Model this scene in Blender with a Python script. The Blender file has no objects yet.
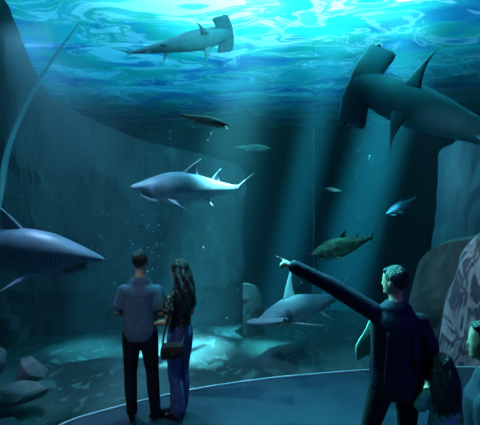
import bpy, bmesh, math, random
from mathutils import Vector, Matrix, noise

C = bpy.context.scene.collection
V = Vector
EYE, F = 2.33, 420.0            # eye height above the platform, focal length in pixels of a 480x425 frame


def P(px, py, d):
    """world point that stands d metres into the hall on the line of sight of a pixel"""
    return V(((px - 240) / F * d, d, EYE + (200 - py) / F * d))


# ------------------------------------------------------------------ camera, world, lights, exposure
sc = bpy.context.scene
cam = bpy.data.objects.new('camera', bpy.data.cameras.new('camera'))
C.objects.link(cam)
cam.location = (0, 0, EYE)
cam.rotation_euler = (math.pi / 2, 0, 0)
cam.data.sensor_width = 36
cam.data.lens = F / 480 * 36
cam.data.shift_y = -12.5 / 480
cam.data.clip_start = 0.05
sc.camera = cam
sc.view_settings.view_transform = 'Standard'
sc.view_settings.look = 'None'
sc.view_settings.gamma = 1
sc.view_settings.use_curve_mapping = False
sc.view_settings.exposure = 0.0
try:
    sc.cycles.use_denoising = True
    sc.cycles.volume_bounces = 0
    sc.cycles.max_bounces = 6
    sc.cycles.transparent_max_bounces = 16
    sc.cycles.sample_clamp_indirect = 2
except Exception:
    pass
world = bpy.data.worlds.new('world')
sc.world = world
world.use_nodes = True
world.node_tree.nodes['Background'].inputs[0].default_value = (0.10, 0.32, 0.55, 1)
world.node_tree.nodes['Background'].inputs[1].default_value = 0.02

SURF = 7.0


def light(name, kind, loc, target, power, color, size=0.5, angle=None, blend=0.6, spread=None):
    d = bpy.data.lights.new(name, kind)
    d.energy, d.color = power, color
    if kind == 'AREA':
        d.shape = 'DISK'
        d.size = size
        if spread:
            d.spread = math.radians(spread)
    else:
        d.shadow_soft_size = size
    if kind == 'SPOT':
        d.spot_size = math.radians(angle)
        d.spot_blend = blend
    o = bpy.data.objects.new(name, d)
    C.objects.link(o)
    o.location = loc
    o.rotation_euler = (V(target) - V(loc)).to_track_quat('-Z', 'Y').to_euler()
    return o


# daylight lamps over the tank: (pixel and depth where the beam enters, pixel and depth where it dies, width in degrees, power)
SHAFTS = [
    ((272, -30, 8.7), (186, 330, 9.3), 8.5, 1100000, (0.42, 0.95, 1.0)),
    ((250, -30, 8.7), (110, 300, 9.2), 7.0, 200000, (0.22, 0.9, 1.0)),
    ((300, -30, 8.7), (232, 330, 10.6), 4.0, 380000, (0.22, 0.9, 1.0)),
    ((352, -30, 8.7), (280, 290, 15.5), 5.0, 1700000, (0.16, 0.82, 1.0)),
    ((425, -30, 8.7), (344, 275, 15.0), 7.5, 2400000, (0.13, 0.82, 0.95)),
    ((385, -30, 8.7), (312, 280, 17.0), 2.2, 260000, (0.15, 0.8, 1.0)),
    ((330, -30, 8.7), (268, 345, 9.4), 5.0, 240000, (0.2, 0.95, 0.9)),
]
for i, (a, b, ang, pw, colr) in enumerate(SHAFTS):
    A, B = P(*a), P(*b)
    dr = (A - B).normalized()
    top = A + dr * ((SURF + 6 - A.z) / dr.z)
    light('daylight_shaft', 'SPOT', top, B, pw * 1.7, colr, 0.25, ang * 1.08, 1.0)
# the open sky-lit hall above the water
light('skylight', 'AREA', (1.0, 9.0, 9.0), (1.0, 9.0, 0), 720, (0.40, 1.0, 0.95), 5.0)
light('skylight_wide', 'AREA', (-1.0, 12, 10.5), (-1.0, 12, 0), 1100, (0.03, 0.60, 1.0), 16.0)
# added lamps with no visible source: rim on the visitors, fill on sharks and rocks
light('added_rim_top', 'AREA', (-1.3, 4.7, 5.2), (0.8, 3.3, 1.2), 75, (0.10, 0.75, 1.0), 0.5, spread=90)
light('added_fill_left', 'AREA', (-3.6, 6.9, 5.2), (-1.8, 7.0, 1.4), 90, (0.50, 0.72, 1.0), 0.8, spread=75)  # unseen fill added for the left shark and the cliff
light('added_fill_right', 'AREA', (1.6, 6.2, 5.2), (4.2, 7.4, 4.2), 6, (0.06, 0.75, 0.85), 0.6, spread=80)  # unseen fill added for the right hammerhead
light('added_fill_top', 'AREA', (-0.3, 7.0, 4.6), (-0.6, 10, 6.0), 7, (0.15, 0.85, 0.95), 0.6, spread=50)  # unseen fill added for the pale hammerhead under the surface
light('added_rim_arm', 'AREA', (0.2, 5.0, 4.2), (0.8, 3.35, 1.5), 100, (0.08, 0.80, 0.85), 0.4, spread=80)
light('added_rim_low', 'AREA', (-0.1, 5.0, 2.4), (1.25, 2.7, 1.1), 22, (0.10, 0.85, 0.80), 0.4, spread=70)
light('added_fill_pillar', 'AREA', (2.6, 7.6, 5.4), (5.4, 9.8, 2.6), 9, (0.25, 0.70, 1.0), 0.5, spread=60)  # unseen fill added to brighten the rock pillar
light('added_fill_rock', 'AREA', (2.5, 5.0, 4.8), (3.7, 6.8, 1.2), 14, (0.55, 0.80, 1.0), 0.4, spread=60)  # unseen fill added to brighten the veined rock
light('added_rim_right', 'AREA', (0.55, 3.2, 2.6), (1.4, 2.4, 1.1), 2.2, (0.10, 0.85, 0.85), 0.2, spread=60)
# lamps of the hall behind the visitors
light('hall_lamp_violet', 'AREA', (3.6, 0.8, 3.6), (1.2, 3.4, 1.3), 9, (0.16, 0.10, 1.0), 0.6, spread=90)
light('hall_lamp_soft', 'AREA', (-2.2, 1.6, 4.2), (-0.95, 4.5, 1.0), 4.0, (0.60, 0.85, 1.0), 0.7, spread=50)


# ------------------------------------------------------------------ materials
def mat(name):
    m = bpy.data.materials.new(name)
    m.use_nodes = True
    nt = m.node_tree
    b = nt.nodes['Principled BSDF']
    return m, nt, b


def N(nt, t, **kw):
    n = nt.nodes.new(t)
    for k, v in kw.items():
        if k in n.inputs:
            n.inputs[k].default_value = v
        else:
            setattr(n, k, v)
    return n


def ramp(nt, stops, interp='LINEAR'):
    r = nt.nodes.new('ShaderNodeValToRGB')
    e = r.color_ramp.elements
    while len(e) < len(stops):
        e.new(0.5)
    for q, (p, c) in zip(e, stops):
        q.position = p
        q.color = (*c, 1) if len(c) == 3 else c
    r.color_ramp.interpolation = interp
    return r


def noisy(name, stops, scale=4, detail=5, rough=0.8, bump=0.2, bscale=12, stretch=(1, 1, 1), spec=0.3, metallic=0.0, distortion=0.0, sheen=0.0):
    m, nt, b = mat(name)
    tc = N(nt, 'ShaderNodeTexCoord')
    mp = N(nt, 'ShaderNodeMapping')
    mp.inputs['Scale'].default_value = stretch
    nt.links.new(tc.outputs['Object'], mp.inputs['Vector'])
    n = N(nt, 'ShaderNodeTexNoise', Scale=scale, Detail=detail, Distortion=distortion)
    nt.links.new(mp.outputs[0], n.inputs['Vector'])
    r = ramp(nt, stops)
    nt.links.new(n.outputs['Fac'], r.inputs[0])
    nt.links.new(r.outputs[0], b.inputs['Base Color'])
    b.inputs['Roughness'].default_value = rough
    b.inputs['Specular IOR Level'].default_value = spec
    b.inputs['Metallic'].default_value = metallic
    if bump:
        n2 = N(nt, 'ShaderNodeTexNoise', Scale=bscale, Detail=6)
        nt.links.new(mp.outputs[0], n2.inputs['Vector'])
        bp = N(nt, 'ShaderNodeBump', Strength=bump, Distance=0.1)
        nt.links.new(n2.outputs['Fac'], bp.inputs['Height'])
        nt.links.new(bp.outputs[0], b.inputs['Normal'])
    return m


def make_shark_mat(name, back, side, belly, L, mottled=0.0, split=0.0, spec=0.4):
    """dark back, pale belly by the height on the animal's own body; faint blotches"""
    m, nt, b = mat(name)
    tc = N(nt, 'ShaderNodeTexCoord')
    sep = N(nt, 'ShaderNodeSeparateXYZ')
    nt.links.new(tc.outputs['Object'], sep.inputs[0])
    n = N(nt, 'ShaderNodeTexNoise', Scale=7 / L, Detail=4)
    nt.links.new(tc.outputs['Object'], n.inputs['Vector'])
    mr = N(nt, 'ShaderNodeMath', operation='MULTIPLY_ADD')
    nt.links.new(n.outputs['Fac'], mr.inputs[0])
    mr.inputs[1].default_value = 0.05 * L
    nt.links.new(sep.outputs['Z'], mr.inputs[2])
    mp = N(nt, 'ShaderNodeMapRange')
    mp.inputs['From Min'].default_value = (-0.05 + split) * L
    mp.inputs['From Max'].default_value = (0.075 + split) * L
    nt.links.new(mr.outputs[0], mp.inputs['Value'])
    r = ramp(nt, [(0.0, belly), (0.32, belly), (0.5, side), (0.85, back)])
    nt.links.new(mp.outputs[0], r.inputs[0])
    n2 = N(nt, 'ShaderNodeTexNoise', Scale=18 / L, Detail=3)
    nt.links.new(tc.outputs['Object'], n2.inputs['Vector'])
    r2 = ramp(nt, [(0.42, (1 - mottled,) * 3), (0.6, (1, 1, 1))])
    nt.links.new(n2.outputs['Fac'], r2.inputs[0])
    mx = N(nt, 'ShaderNodeMixRGB', blend_type='MULTIPLY')
    mx.inputs[0].default_value = 1
    nt.links.new(r.outputs[0], mx.inputs[1])
    nt.links.new(r2.outputs[0], mx.inputs[2])
    nt.links.new(mx.outputs[0], b.inputs['Base Color'])
    b.inputs['Roughness'].default_value = 0.45
    b.inputs['Specular IOR Level'].default_value = spec
    return m


M = {}
M['rock_dark'] = noisy('rock_dark', [(0.3, (0.045, 0.045, 0.05)), (0.5, (0.08, 0.075, 0.08)), (0.7, (0.13, 0.118, 0.12))], 1.1, 8, 0.9, 0.5, 2.5, (1, 1, 0.45))
M['rock_blue'] = noisy('rock_blue', [(0.3, (0.10, 0.12, 0.16)), (0.55, (0.20, 0.22, 0.26)), (0.75, (0.30, 0.30, 0.33))], 1.4, 7, 0.9, 0.4, 3, (1.4, 1.4, 0.3))
M['rock_mid'] = noisy('rock_mid', [(0.3, (0.05, 0.06, 0.06)), (0.6, (0.12, 0.13, 0.13)), (0.8, (0.2, 0.2, 0.2))], 2.2, 7, 0.9, 0.6, 4, (1.3, 1.3, 0.4))
M['boulder'] = noisy('boulder', [(0.3, (0.16, 0.13, 0.14)), (0.6, (0.26, 0.22, 0.23)), (0.8, (0.36, 0.31, 0.32))], 2.5, 6, 0.9, 0.3, 6)
M['tank_wall'] = noisy('tank_wall', [(0.3, (0.01, 0.02, 0.03)), (0.7, (0.03, 0.05, 0.07))], 0.5, 5, 0.95, 0.2, 2)


def vein_rock():
    m, nt, b = mat('pale_veined_rock')
    tc = N(nt, 'ShaderNodeTexCoord')
    mp = N(nt, 'ShaderNodeMapping')
    mp.inputs['Scale'].default_value = (1.6, 1.6, 0.6)
    mp.inputs['Rotation'].default_value = (0, 0.55, 0)
    nt.links.new(tc.outputs['Object'], mp.inputs['Vector'])
    n = N(nt, 'ShaderNodeTexNoise', Scale=2.6, Detail=4, Distortion=0.7)
    nt.links.new(mp.outputs[0], n.inputs['Vector'])
    r = ramp(nt, [(0.0, (0.06, 0.06, 0.08)), (0.40, (0.09, 0.09, 0.12)), (0.445, (0.50, 0.46, 0.47)), (0.50, (0.46, 0.43, 0.44)), (0.54, (0.12, 0.11, 0.14)),
                  (0.60, (0.10, 0.10, 0.12)), (0.635, (0.42, 0.40, 0.40)), (0.68, (0.22, 0.21, 0.23))])
    nt.links.new(n.outputs['Fac'], r.inputs[0])
    nt.links.new(r.outputs[0], b.inputs['Base Color'])
    bp = N(nt, 'ShaderNodeBump', Strength=0.8, Distance=0.12)
    nt.links.new(n.outputs['Fac'], bp.inputs['Height'])
    nt.links.new(bp.outputs[0], b.inputs['Normal'])
    b.inputs['Roughness'].default_value = 0.85
    return m


M['vein'] = vein_rock()


def sea_floor():
    m, nt, b = mat('tank_bed')
    tc = N(nt, 'ShaderNodeTexCoord')
    n = N(nt, 'ShaderNodeTexNoise', Scale=0.7, Detail=6)
    nt.links.new(tc.outputs['Object'], n.inputs['Vector'])
    r = ramp(nt, [(0.35, (0.02, 0.04, 0.04)), (0.55, (0.05, 0.09, 0.09)), (0.75, (0.085, 0.145, 0.14))])
    nt.links.new(n.outputs['Fac'], r.inputs[0])
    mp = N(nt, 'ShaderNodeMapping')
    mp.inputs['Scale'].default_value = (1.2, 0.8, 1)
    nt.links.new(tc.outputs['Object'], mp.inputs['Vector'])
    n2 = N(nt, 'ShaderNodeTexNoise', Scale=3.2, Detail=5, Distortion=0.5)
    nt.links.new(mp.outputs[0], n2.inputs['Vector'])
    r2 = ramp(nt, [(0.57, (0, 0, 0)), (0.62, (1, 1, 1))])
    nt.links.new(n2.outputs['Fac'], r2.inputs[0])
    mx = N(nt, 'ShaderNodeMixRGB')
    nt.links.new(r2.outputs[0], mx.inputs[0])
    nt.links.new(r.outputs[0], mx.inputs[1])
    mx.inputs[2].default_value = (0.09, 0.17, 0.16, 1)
    nt.links.new(mx.outputs[0], b.inputs['Base Color'])
    bp = N(nt, 'ShaderNodeBump', Strength=0.5, Distance=0.1)
    nt.links.new(n2.outputs['Fac'], bp.inputs['Height'])
    nt.links.new(bp.outputs[0], b.inputs['Normal'])
    b.inputs['Roughness'].default_value = 0.9
    return m


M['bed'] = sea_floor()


def platform_mat():
    m, nt, b = mat('platform_blue')
    tc = N(nt, 'ShaderNodeTexCoord')
    v = N(nt, 'ShaderNodeTexVoronoi', Scale=1.6)
    mp = N(nt, 'ShaderNodeMapping')
    mp.inputs['Scale'].default_value = (1.0, 1.7, 1)
    nt.links.new(tc.outputs['Object'], mp.inputs['Vector'])
    nt.links.new(mp.outputs[0], v.inputs['Vector'])
    sp = N(nt, 'ShaderNodeSeparateColor')
    nt.links.new(v.outputs['Color'], sp.inputs[0])
    r = ramp(nt, [(0.0, (0.022, 0.038, 0.062)), (0.7, (0.026, 0.044, 0.068)), (0.72, (0.010, 0.022, 0.042)), (1.0, (0.014, 0.026, 0.048))])  # darker cells paint the floor's reflected shapes into its colour
    nt.links.new(sp.outputs[0], r.inputs[0])
    nt.links.new(r.outputs[0], b.inputs['Base Color'])
    n = N(nt, 'ShaderNodeTexNoise', Scale=5, Detail=4)
    nt.links.new(tc.outputs['Object'], n.inputs['Vector'])
    r2 = ramp(nt, [(0.3, (0.3,) * 3), (0.7, (0.5,) * 3)])
    nt.links.new(n.outputs['Fac'], r2.inputs[0])
    nt.links.new(r2.outputs[0], b.inputs['Roughness'])
    return m


M['platform'] = platform_mat()
M['seam'] = noisy('pale_seam', [(0.3, (0.45, 0.6, 0.66)), (0.7, (0.6, 0.75, 0.8))], 8, 2, 0.4, 0)
M['ceiling'] = noisy('ceiling_dark', [(0.3, (0.01, 0.012, 0.02)), (0.7, (0.02, 0.025, 0.04))], 2, 2, 0.9, 0.1)


def faint(name, color, alpha):
    m = bpy.data.materials.new(name)
    m.use_nodes = True
    nt = m.node_tree
    nt.nodes.clear()
    out = N(nt, 'ShaderNodeOutputMaterial')
    mx = N(nt, 'ShaderNodeMixShader')
    mx.inputs[0].default_value = alpha
    t = N(nt, 'ShaderNodeBsdfTransparent')
    d = N(nt, 'ShaderNodeBsdfTranslucent')
    d.inputs[0].default_value = (*color, 1)
    nt.links.new(t.outputs[0], mx.inputs[1])
    nt.links.new(d.outputs[0], mx.inputs[2])
    nt.links.new(mx.outputs[0], out.inputs[0])
    return m


def clear():
    m = bpy.data.materials.new('clear_acrylic')
    m.use_nodes = True
    nt = m.node_tree
    nt.nodes.clear()
    out = N(nt, 'ShaderNodeOutputMaterial')
    t = N(nt, 'ShaderNodeBsdfTransparent')
    t.inputs[0].default_value = (0.97, 0.985, 0.99, 1)
    nt.links.new(t.outputs[0], out.inputs[0])
    return m


M['acrylic'] = clear()
M['rib'] = faint('acrylic_rib_glint', (0.8, 0.95, 1.0), 0.5)
M['joint'] = faint('acrylic_joint', (0.7, 0.9, 0.95), 0.12)


def water_volume():
    m = bpy.data.materials.new('sea_water')
    m.use_nodes = True
    nt = m.node_tree
    nt.nodes.clear()
    out = N(nt, 'ShaderNodeOutputMaterial')
    s = N(nt, 'ShaderNodeVolumeScatter')
    s.inputs['Color'].default_value = (0.25, 0.80, 0.95, 1)
    s.inputs['Density'].default_value = 0.022
    s.inputs['Anisotropy'].default_value = 0.15
    a = N(nt, 'ShaderNodeVolumeAbsorption')
    a.inputs['Color'].default_value = (0.12, 0.68, 0.80, 1)
    a.inputs['Density'].default_value = 0.10
    ad = N(nt, 'ShaderNodeAddShader')
    nt.links.new(s.outputs[0], ad.inputs[0])
    nt.links.new(a.outputs[0], ad.inputs[1])
    nt.links.new(ad.outputs[0], out.inputs['Volume'])
    return m


M['water'] = water_volume()


def surface_mat():
    """the rippled water surface: patches of refracted light are painted into its translucent colour"""
    m = bpy.data.materials.new('water_surface')
    m.use_nodes = True
    nt = m.node_tree
    nt.nodes.clear()
    L = nt.links.new
    out = N(nt, 'ShaderNodeOutputMaterial')
    tc = N(nt, 'ShaderNodeTexCoord')

    def mapped(scale, rot):
        mp = N(nt, 'ShaderNodeMapping')
        mp.inputs['Scale'].default_value = scale
        mp.inputs['Rotation'].default_value = (0, 0, rot)
        L(tc.outputs['Object'], mp.inputs['Vector'])
        return mp
    a = mapped((0.55, 1.0, 1), -0.45)
    n1 = N(nt, 'ShaderNodeTexNoise', Scale=0.42, Detail=2, Distortion=1.5)
    L(a.outputs[0], n1.inputs['Vector'])
    base = ramp(nt, [(0.30, (0.02, 0.16, 0.42)), (0.43, (0.03, 0.36, 0.55)), (0.52, (0.04, 0.55, 0.42)), (0.62, (0.10, 0.62, 0.62))])
    L(n1.outputs['Fac'], base.inputs[0])
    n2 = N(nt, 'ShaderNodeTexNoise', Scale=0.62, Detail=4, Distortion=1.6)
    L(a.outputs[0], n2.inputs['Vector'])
    st = ramp(nt, [(0.50, (0, 0, 0)), (0.52, (0.55, 0.55, 0.55)), (0.545, (0.5, 0.5, 0.5)), (0.555, (0.05, 0.05, 0.05)), (0.60, (0.1, 0.1, 0.1)), (0.62, (0.8, 0.8, 0.8))])  # mask of the painted bright patches and streaks of light
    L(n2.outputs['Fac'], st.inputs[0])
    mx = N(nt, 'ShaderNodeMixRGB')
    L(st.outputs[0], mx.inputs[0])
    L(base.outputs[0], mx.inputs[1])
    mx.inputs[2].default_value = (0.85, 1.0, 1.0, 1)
    t = N(nt, 'ShaderNodeBsdfTransparent')
    d = N(nt, 'ShaderNodeBsdfTranslucent')
    L(mx.outputs[0], d.inputs[0])
    g = N(nt, 'ShaderNodeBsdfGlossy', Roughness=0.15)
    g.inputs[0].default_value = (0.6, 0.9, 1, 1)
    s = N(nt, 'ShaderNodeMixShader')
    s.inputs[0].default_value = 0.9
    L(t.outputs[0], s.inputs[1])
    L(d.outputs[0], s.inputs[2])
    s2 = N(nt, 'ShaderNodeMixShader')
    s2.inputs[0].default_value = 0.06
    L(s.outputs[0], s2.inputs[1])
    L(g.outputs[0], s2.inputs[2])
    L(s2.outputs[0], out.inputs[0])
    bp = N(nt, 'ShaderNodeBump', Strength=0.6, Distance=0.2)
    L(n2.outputs['Fac'], bp.inputs['Height'])
    L(bp.outputs[0], d.inputs['Normal'])
    L(bp.outputs[0], g.inputs['Normal'])
    return m


M['surface'] = surface_mat()

cloth = lambda n, a, b, s=30, r=0.85: noisy(n, [(0.35, a), (0.65, b)], s, 4, r, 0.15, s * 2, spec=0.2)
M['skin'] = cloth('skin', (0.42, 0.24, 0.17), (0.5, 0.29, 0.21), 12, 0.6)
M['hair'] = noisy('dark_hair', [(0.3, (0.006, 0.006, 0.008)), (0.7, (0.03, 0.028, 0.03))], 40, 3, 0.45, 0.5, 70, (1, 1, 0.15), spec=0.5)
M['tee'] = cloth('slate_blue_cotton', (0.055, 0.10, 0.155), (0.085, 0.14, 0.20))
M['black'] = cloth('black_cotton', (0.006, 0.007, 0.01), (0.014, 0.015, 0.02))
M['jeans'] = cloth('blue_denim', (0.045, 0.065, 0.17), (0.10, 0.12, 0.27), 22)
M['shoe'] = cloth('black_leather', (0.004, 0.004, 0.005), (0.01, 0.01, 0.012), 10, 0.35)
M['blouse'] = noisy('speckled_black_blouse', [(0.50, (0.008, 0.008, 0.01)), (0.56, (0.012, 0.012, 0.014)), (0.60, (0.22, 0.2, 0.14))], 45, 2, 0.7, 0.1)
M['bag'] = cloth('dark_brown_leather', (0.02, 0.012, 0.012), (0.045, 0.025, 0.022), 10, 0.4)
M['jacket'] = cloth('dark_navy_jacket', (0.010, 0.012, 0.026), (0.018, 0.021, 0.042), 14)
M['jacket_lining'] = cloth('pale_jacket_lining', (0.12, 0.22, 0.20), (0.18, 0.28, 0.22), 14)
M['pale_top'] = cloth('pale_teal_top', (0.12, 0.3, 0.32), (0.18, 0.4, 0.4), 14)
M['brass'] = noisy('brass', [(0.3, (0.4, 0.3, 0.12)), (0.7, (0.5, 0.38, 0.16))], 10, 2, 0.3, 0, metallic=1.0)
M['eye_white'] = cloth('eye', (0.5, 0.5, 0.5), (0.6, 0.6, 0.6), 5, 0.2)
M['eye_dark'] = cloth('animal_eye', (0.003, 0.003, 0.004), (0.006, 0.006, 0.008), 5, 0.15)
M['mouth'] = cloth('mouth_dark', (0.01, 0.008, 0.015), (0.02, 0.012, 0.02), 10, 0.7)
M['gill'] = cloth('gill_slit', (0.01, 0.015, 0.03), (0.015, 0.02, 0.04), 10, 0.7)
M['tooth'] = cloth('tooth', (0.5, 0.5, 0.45), (0.6, 0.6, 0.55), 10, 0.4)
M['bubble'] = noisy('bubble', [(0.3, (0.5, 0.8, 0.85)), (0.7, (0.7, 0.95, 1))], 5, 1, 0.1, 0)


# ------------------------------------------------------------------ helpers
def obj(name, bm, m, parent=None, smooth=True):
    me = bpy.data.meshes.new(name)
    bmesh.ops.recalc_face_normals(bm, faces=bm.faces)
    for f in bm.faces:
        f.smooth = smooth
    bm.to_mesh(me)
    bm.free()
    for x in (m if isinstance(m, (list, tuple)) else [m]):
        me.materials.append(x)
    o = bpy.data.objects.new(name, me)
    C.objects.link(o)
    if parent is not None:
        o.parent = parent
    return o


def tag(o, label, cat, group=None):
    o['label'], o['category'] = label, cat
    if group:
        o['group'] = group
    return o


def struct(o):
    o['kind'] = 'structure'
    return o


def thing(name, label, cat, loc=(0, 0, 0), rotz=0, scale=1, group=None):
    o = bpy.data.objects.new(name, None)
    C.objects.link(o)
    o.location = loc
    o.rotation_euler = (0, 0, rotz)
    o.scale = (scale,) * 3
    return tag(o, label, cat, group)


def rings(bm, rs, mi=0, cap=True):
    """loft through a list of rings (lists of points)"""
    vs = [[bm.verts.new(p) for p in r] for r in rs]
    n = len(vs[0])
    for a, b in zip(vs, vs[1:]):
        for i in range(n):
            f = bm.faces.new((a[i], a[(i + 1) % n], b[(i + 1) % n], b[i]))
            f.material_index = mi
    if cap:
        for r in (vs[0], vs[-1]):
            f = bm.faces.new(r)
            f.material_index = mi
    return vs


def smooth_path(pts, k=4):
    """Catmull-Rom through equal-length tuples"""
    out = []
    n = len(pts)
    for i in range(n - 1):
        p0, p1, p2, p3 = pts[max(i - 1, 0)], pts[i], pts[i + 1], pts[min(i + 2, n - 1)]
        for j in range(k):
            t = j / k
            out.append(tuple(0.5 * ((2 * b) + (-a + c) * t + (2 * a - 5 * b + 4 * c - d) * t * t + (-a + 3 * b - 3 * c + d) * t ** 3)
                             for a, b, c, d in zip(p0, p1, p2, p3)))
    out.append(tuple(pts[-1]))
    return out


def tube(bm, pts, rads, side=(1, 0, 0), n=14, k=3, mi=0, round_ends=True):
    """limb through joints; rads are numbers or (half width along side, half depth)"""
    rr = [(r, r) if isinstance(r, (int, float)) else r for r in rads]
    path = smooth_path([(*p, *r) for p, r in zip(pts, rr)], k)
    cs = [V(p[:3]) for p in path]
    out = []
    for i, p in enumerate(path):
        t = (cs[min(i + 1, len(cs) - 1)] - cs[max(i - 1, 0)]).normalized()
        s = V(side) - t * V(side).dot(t)
        if s.length < 0.2:
            s = V((0, 0, 1)) - t * t.z
            if s.length < 0.2:
                s = V((0, 1, 0)) - t * t.y
        s.normalize()
        u = t.cross(s)
        a, b = max(p[3], 0.001), max(p[4], 0.001)
        ring = lambda c, q: [c + s * (a * q * math.cos(w)) + u * (b * q * math.sin(w)) for w in [2 * math.pi * j / n for j in range(n)]]
        if i == 0 and round_ends:
            out += [ring(cs[i] - t * (min(a, b) * e), q) for e, q in ((0.95, 0.3), (0.75, 0.66), (0.4, 0.92))]
        out.append(ring(cs[i], 1))
        if i == len(path) - 1 and round_ends:
            out += [ring(cs[i] + t * (min(a, b) * e), q) for e, q in ((0.4, 0.92), (0.75, 0.66), (0.95, 0.3))]
    rings(bm, out, mi)


def ball(bm, c, r, mi=0, seg=16):
    r = (r, r, r) if isinstance(r, (int, float)) else r
    d = bmesh.ops.create_uvsphere(bm, u_segments=seg, v_segments=seg // 2 + 2, radius=1, matrix=Matrix.Translation(c) @ Matrix.Diagonal((*r, 1)))
    for v in d['verts']:
        for f in v.link_faces:
            f.material_index = mi


def remesh(o, vox=0.009, smooth=3):
    m = o.modifiers.new('remesh', 'REMESH')
    m.mode = 'VOXEL'
    m.voxel_size = vox
    m.use_smooth_shade = True
    if smooth:
        s = o.modifiers.new('smooth', 'SMOOTH')
        s.iterations = smooth
        s.factor = 0.5
    return o


def fbm(p, s, o=4):
    return noise.fractal(V(p) * s, 1.0, 2.0, o)


# ------------------------------------------------------------------ the platform, the acrylic and the tank
EDGE = smooth_path([(-3.2, -3.0), (-3.15, 1), (-2.8, 2.6), (-2.36, 3.6), (-1.86, 4.35), (-1.54, 4.63), (-1.0, 4.96), (-0.5, 5.2), (0.2, 5.44),
                    (0.8, 5.59), (2.0, 5.79), (3.35, 5.86), (5, 5.65), (7, 4.9), (8.3, 3.5), (8.8, 1), (8.9, -3.0)], 6)


def prism(outline, z0, z1):
    bm = bmesh.new()
    rings(bm, [[(x, y, z0) for x, y in outline], [(x, y, z1) for x, y in outline]])
    return bm


def strip(path, inward, z0, z1, off=0.0):
    """a band that follows the edge, its width towards the visitors"""
    bm = bmesh.new()
    rs = []
    for i, (x, y) in enumerate(path):
        a, b = path[max(i - 1, 0)], path[min(i + 1, len(path) - 1)]
        t = V((b[0] - a[0], b[1] - a[1])).normalized()
        n = V((t.y, -t.x)) * inward
        o = V((t.y, -t.x)) * off
        rs.append([(x + o.x, y + o.y, z0), (x + n.x, y + n.y, z0), (x + n.x, y + n.y, z1), (x + o.x, y + o.y, z1)])
    rings(bm, rs)
    return bm


struct(obj('floor', prism(EDGE, -1.6, 0), M['platform'], smooth=False))
struct(obj('trim_1', strip(EDGE, 0.022, 0.0, 0.012), M['seam'], smooth=False))
pane = EDGE[3:-3]
struct(obj('window_1', strip(pane, 0.024, 0.013, SURF - 0.12, 0.009), M['acrylic']))
bm = bmesh.new()
rings(bm, [[(-3.2, -3, SURF - .1), (-3.2, -3, SURF + .1), (-3.2, 5.9, SURF + .1), (-3.2, 5.9, SURF - .1)],
           [(8.9, -3, SURF - .1), (8.9, -3, SURF + .1), (8.9, 5.9, SURF + .1), (8.9, 5.9, SURF - .1)]])
struct(obj('ceiling', bm, M['ceiling'], smooth=False))
# joints of the acrylic
j = tag(obj('acrylic_joint', bmesh.new(), M['joint']), 'faint upright joint line in the clear window above the middle', 'joint')
bm = bmesh.new()
a = P(313, 60, 5.57)
rings(bm, [[(a.x + dx, a.y - .05 + dy, z) for dx, dy in ((-.004, -.01), (.004, -.01), (.004, .01), (-.004, .01))] for z in (0.02, 2.0, 4.0, 6.8)])
bm.to_mesh(j.data)
bm.free()
arc = [P(-6, 225, 3.85), P(1, 190, 3.9), P(8, 150, 3.98), P(24, 110, 4.14), P(47, 68, 4.33), P(78, 24, 4.6)]  # pale strip modelled for the glint along the acrylic seam
bm = bmesh.new()
tube(bm, arc, [(0.035, 0.006), (0.034, 0.006), (0.033, 0.006), (0.03, 0.006), (0.025, 0.006), (0.012, 0.004)], side=(1, 0, 0.3), n=8, k=5)
tag(obj('acrylic_rib_glint', bm, M['rib']), 'pale glint along the curved rib sweeping down the clear window at upper left', 'window rib')

# water body
bm = bmesh.new()
out = [(x, y) for x, y in EDGE] + [(15, -3.0), (15, 27), (-15, 27), (-15, -3.0)]
rings(bm, [[(x, y, -9) for x, y in out], [(x, y, SURF + 0.3) for x, y in out]])
wv = obj('water', bm, M['water'], smooth=False)
struct(wv)


def grid(x0, x1, nx, y0, y1, ny, fn):
    bm = bmesh.new()
    g = [[bm.verts.new(fn(x0 + (x1 - x0) * i / nx, y0 + (y1 - y0) * k / ny)) for i in range(nx + 1)] for k in range(ny + 1)]
    for k in range(ny):
        for i in range(nx):
            bm.faces.new((g[k][i], g[k][i + 1], g[k + 1][i + 1], g[k + 1][i]))
    return bm


def wave(x, y):
    return (x, y, SURF + 0.14 * noise.noise(V((x * 0.7, y * 1.1, 0))) + 0.05 * noise.noise(V((x * 2.1, y * 3.2, 3))))


struct(obj('water_surface', grid(-14.9, 14.9, 170, 5.95, 26.9, 150, wave), M['surface']))


def bedz(x, y):
    edge = 12.6 + 0.8 * noise.noise(V((x * 0.4, 3, 0)))
    t = min(max((y - edge) / 6.0, 0), 1)
    z = -1.0 + 0.10 * fbm((x, y, 0), 0.8) - 5.5 * t * t * (3 - 2 * t)
    return (x, y, z)


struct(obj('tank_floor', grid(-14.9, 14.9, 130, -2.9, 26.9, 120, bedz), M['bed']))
for nm, a, b in (('wall_back', (-15, 26.95), (15, 26.95)), ('wall_left', (-14.95, -3), (-14.95, 27)), ('wall_right', (14.95, -3), (14.95, 27))):
    bm = bmesh.new()
    rs = []
    for p in (a, b):
        off = (0, 0.3) if nm == 'wall_back' else ((-0.3, 0) if 'left' in nm else (0.3, 0))
        rs.append([(p[0], p[1], -9), (p[0], p[1], 7.4), (p[0] + off[0], p[1] + off[1], 7.4), (p[0] + off[0], p[1] + off[1], -9)])
    rings(bm, rs)
    struct(obj(nm, bm, M['tank_wall'], smooth=False))


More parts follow.
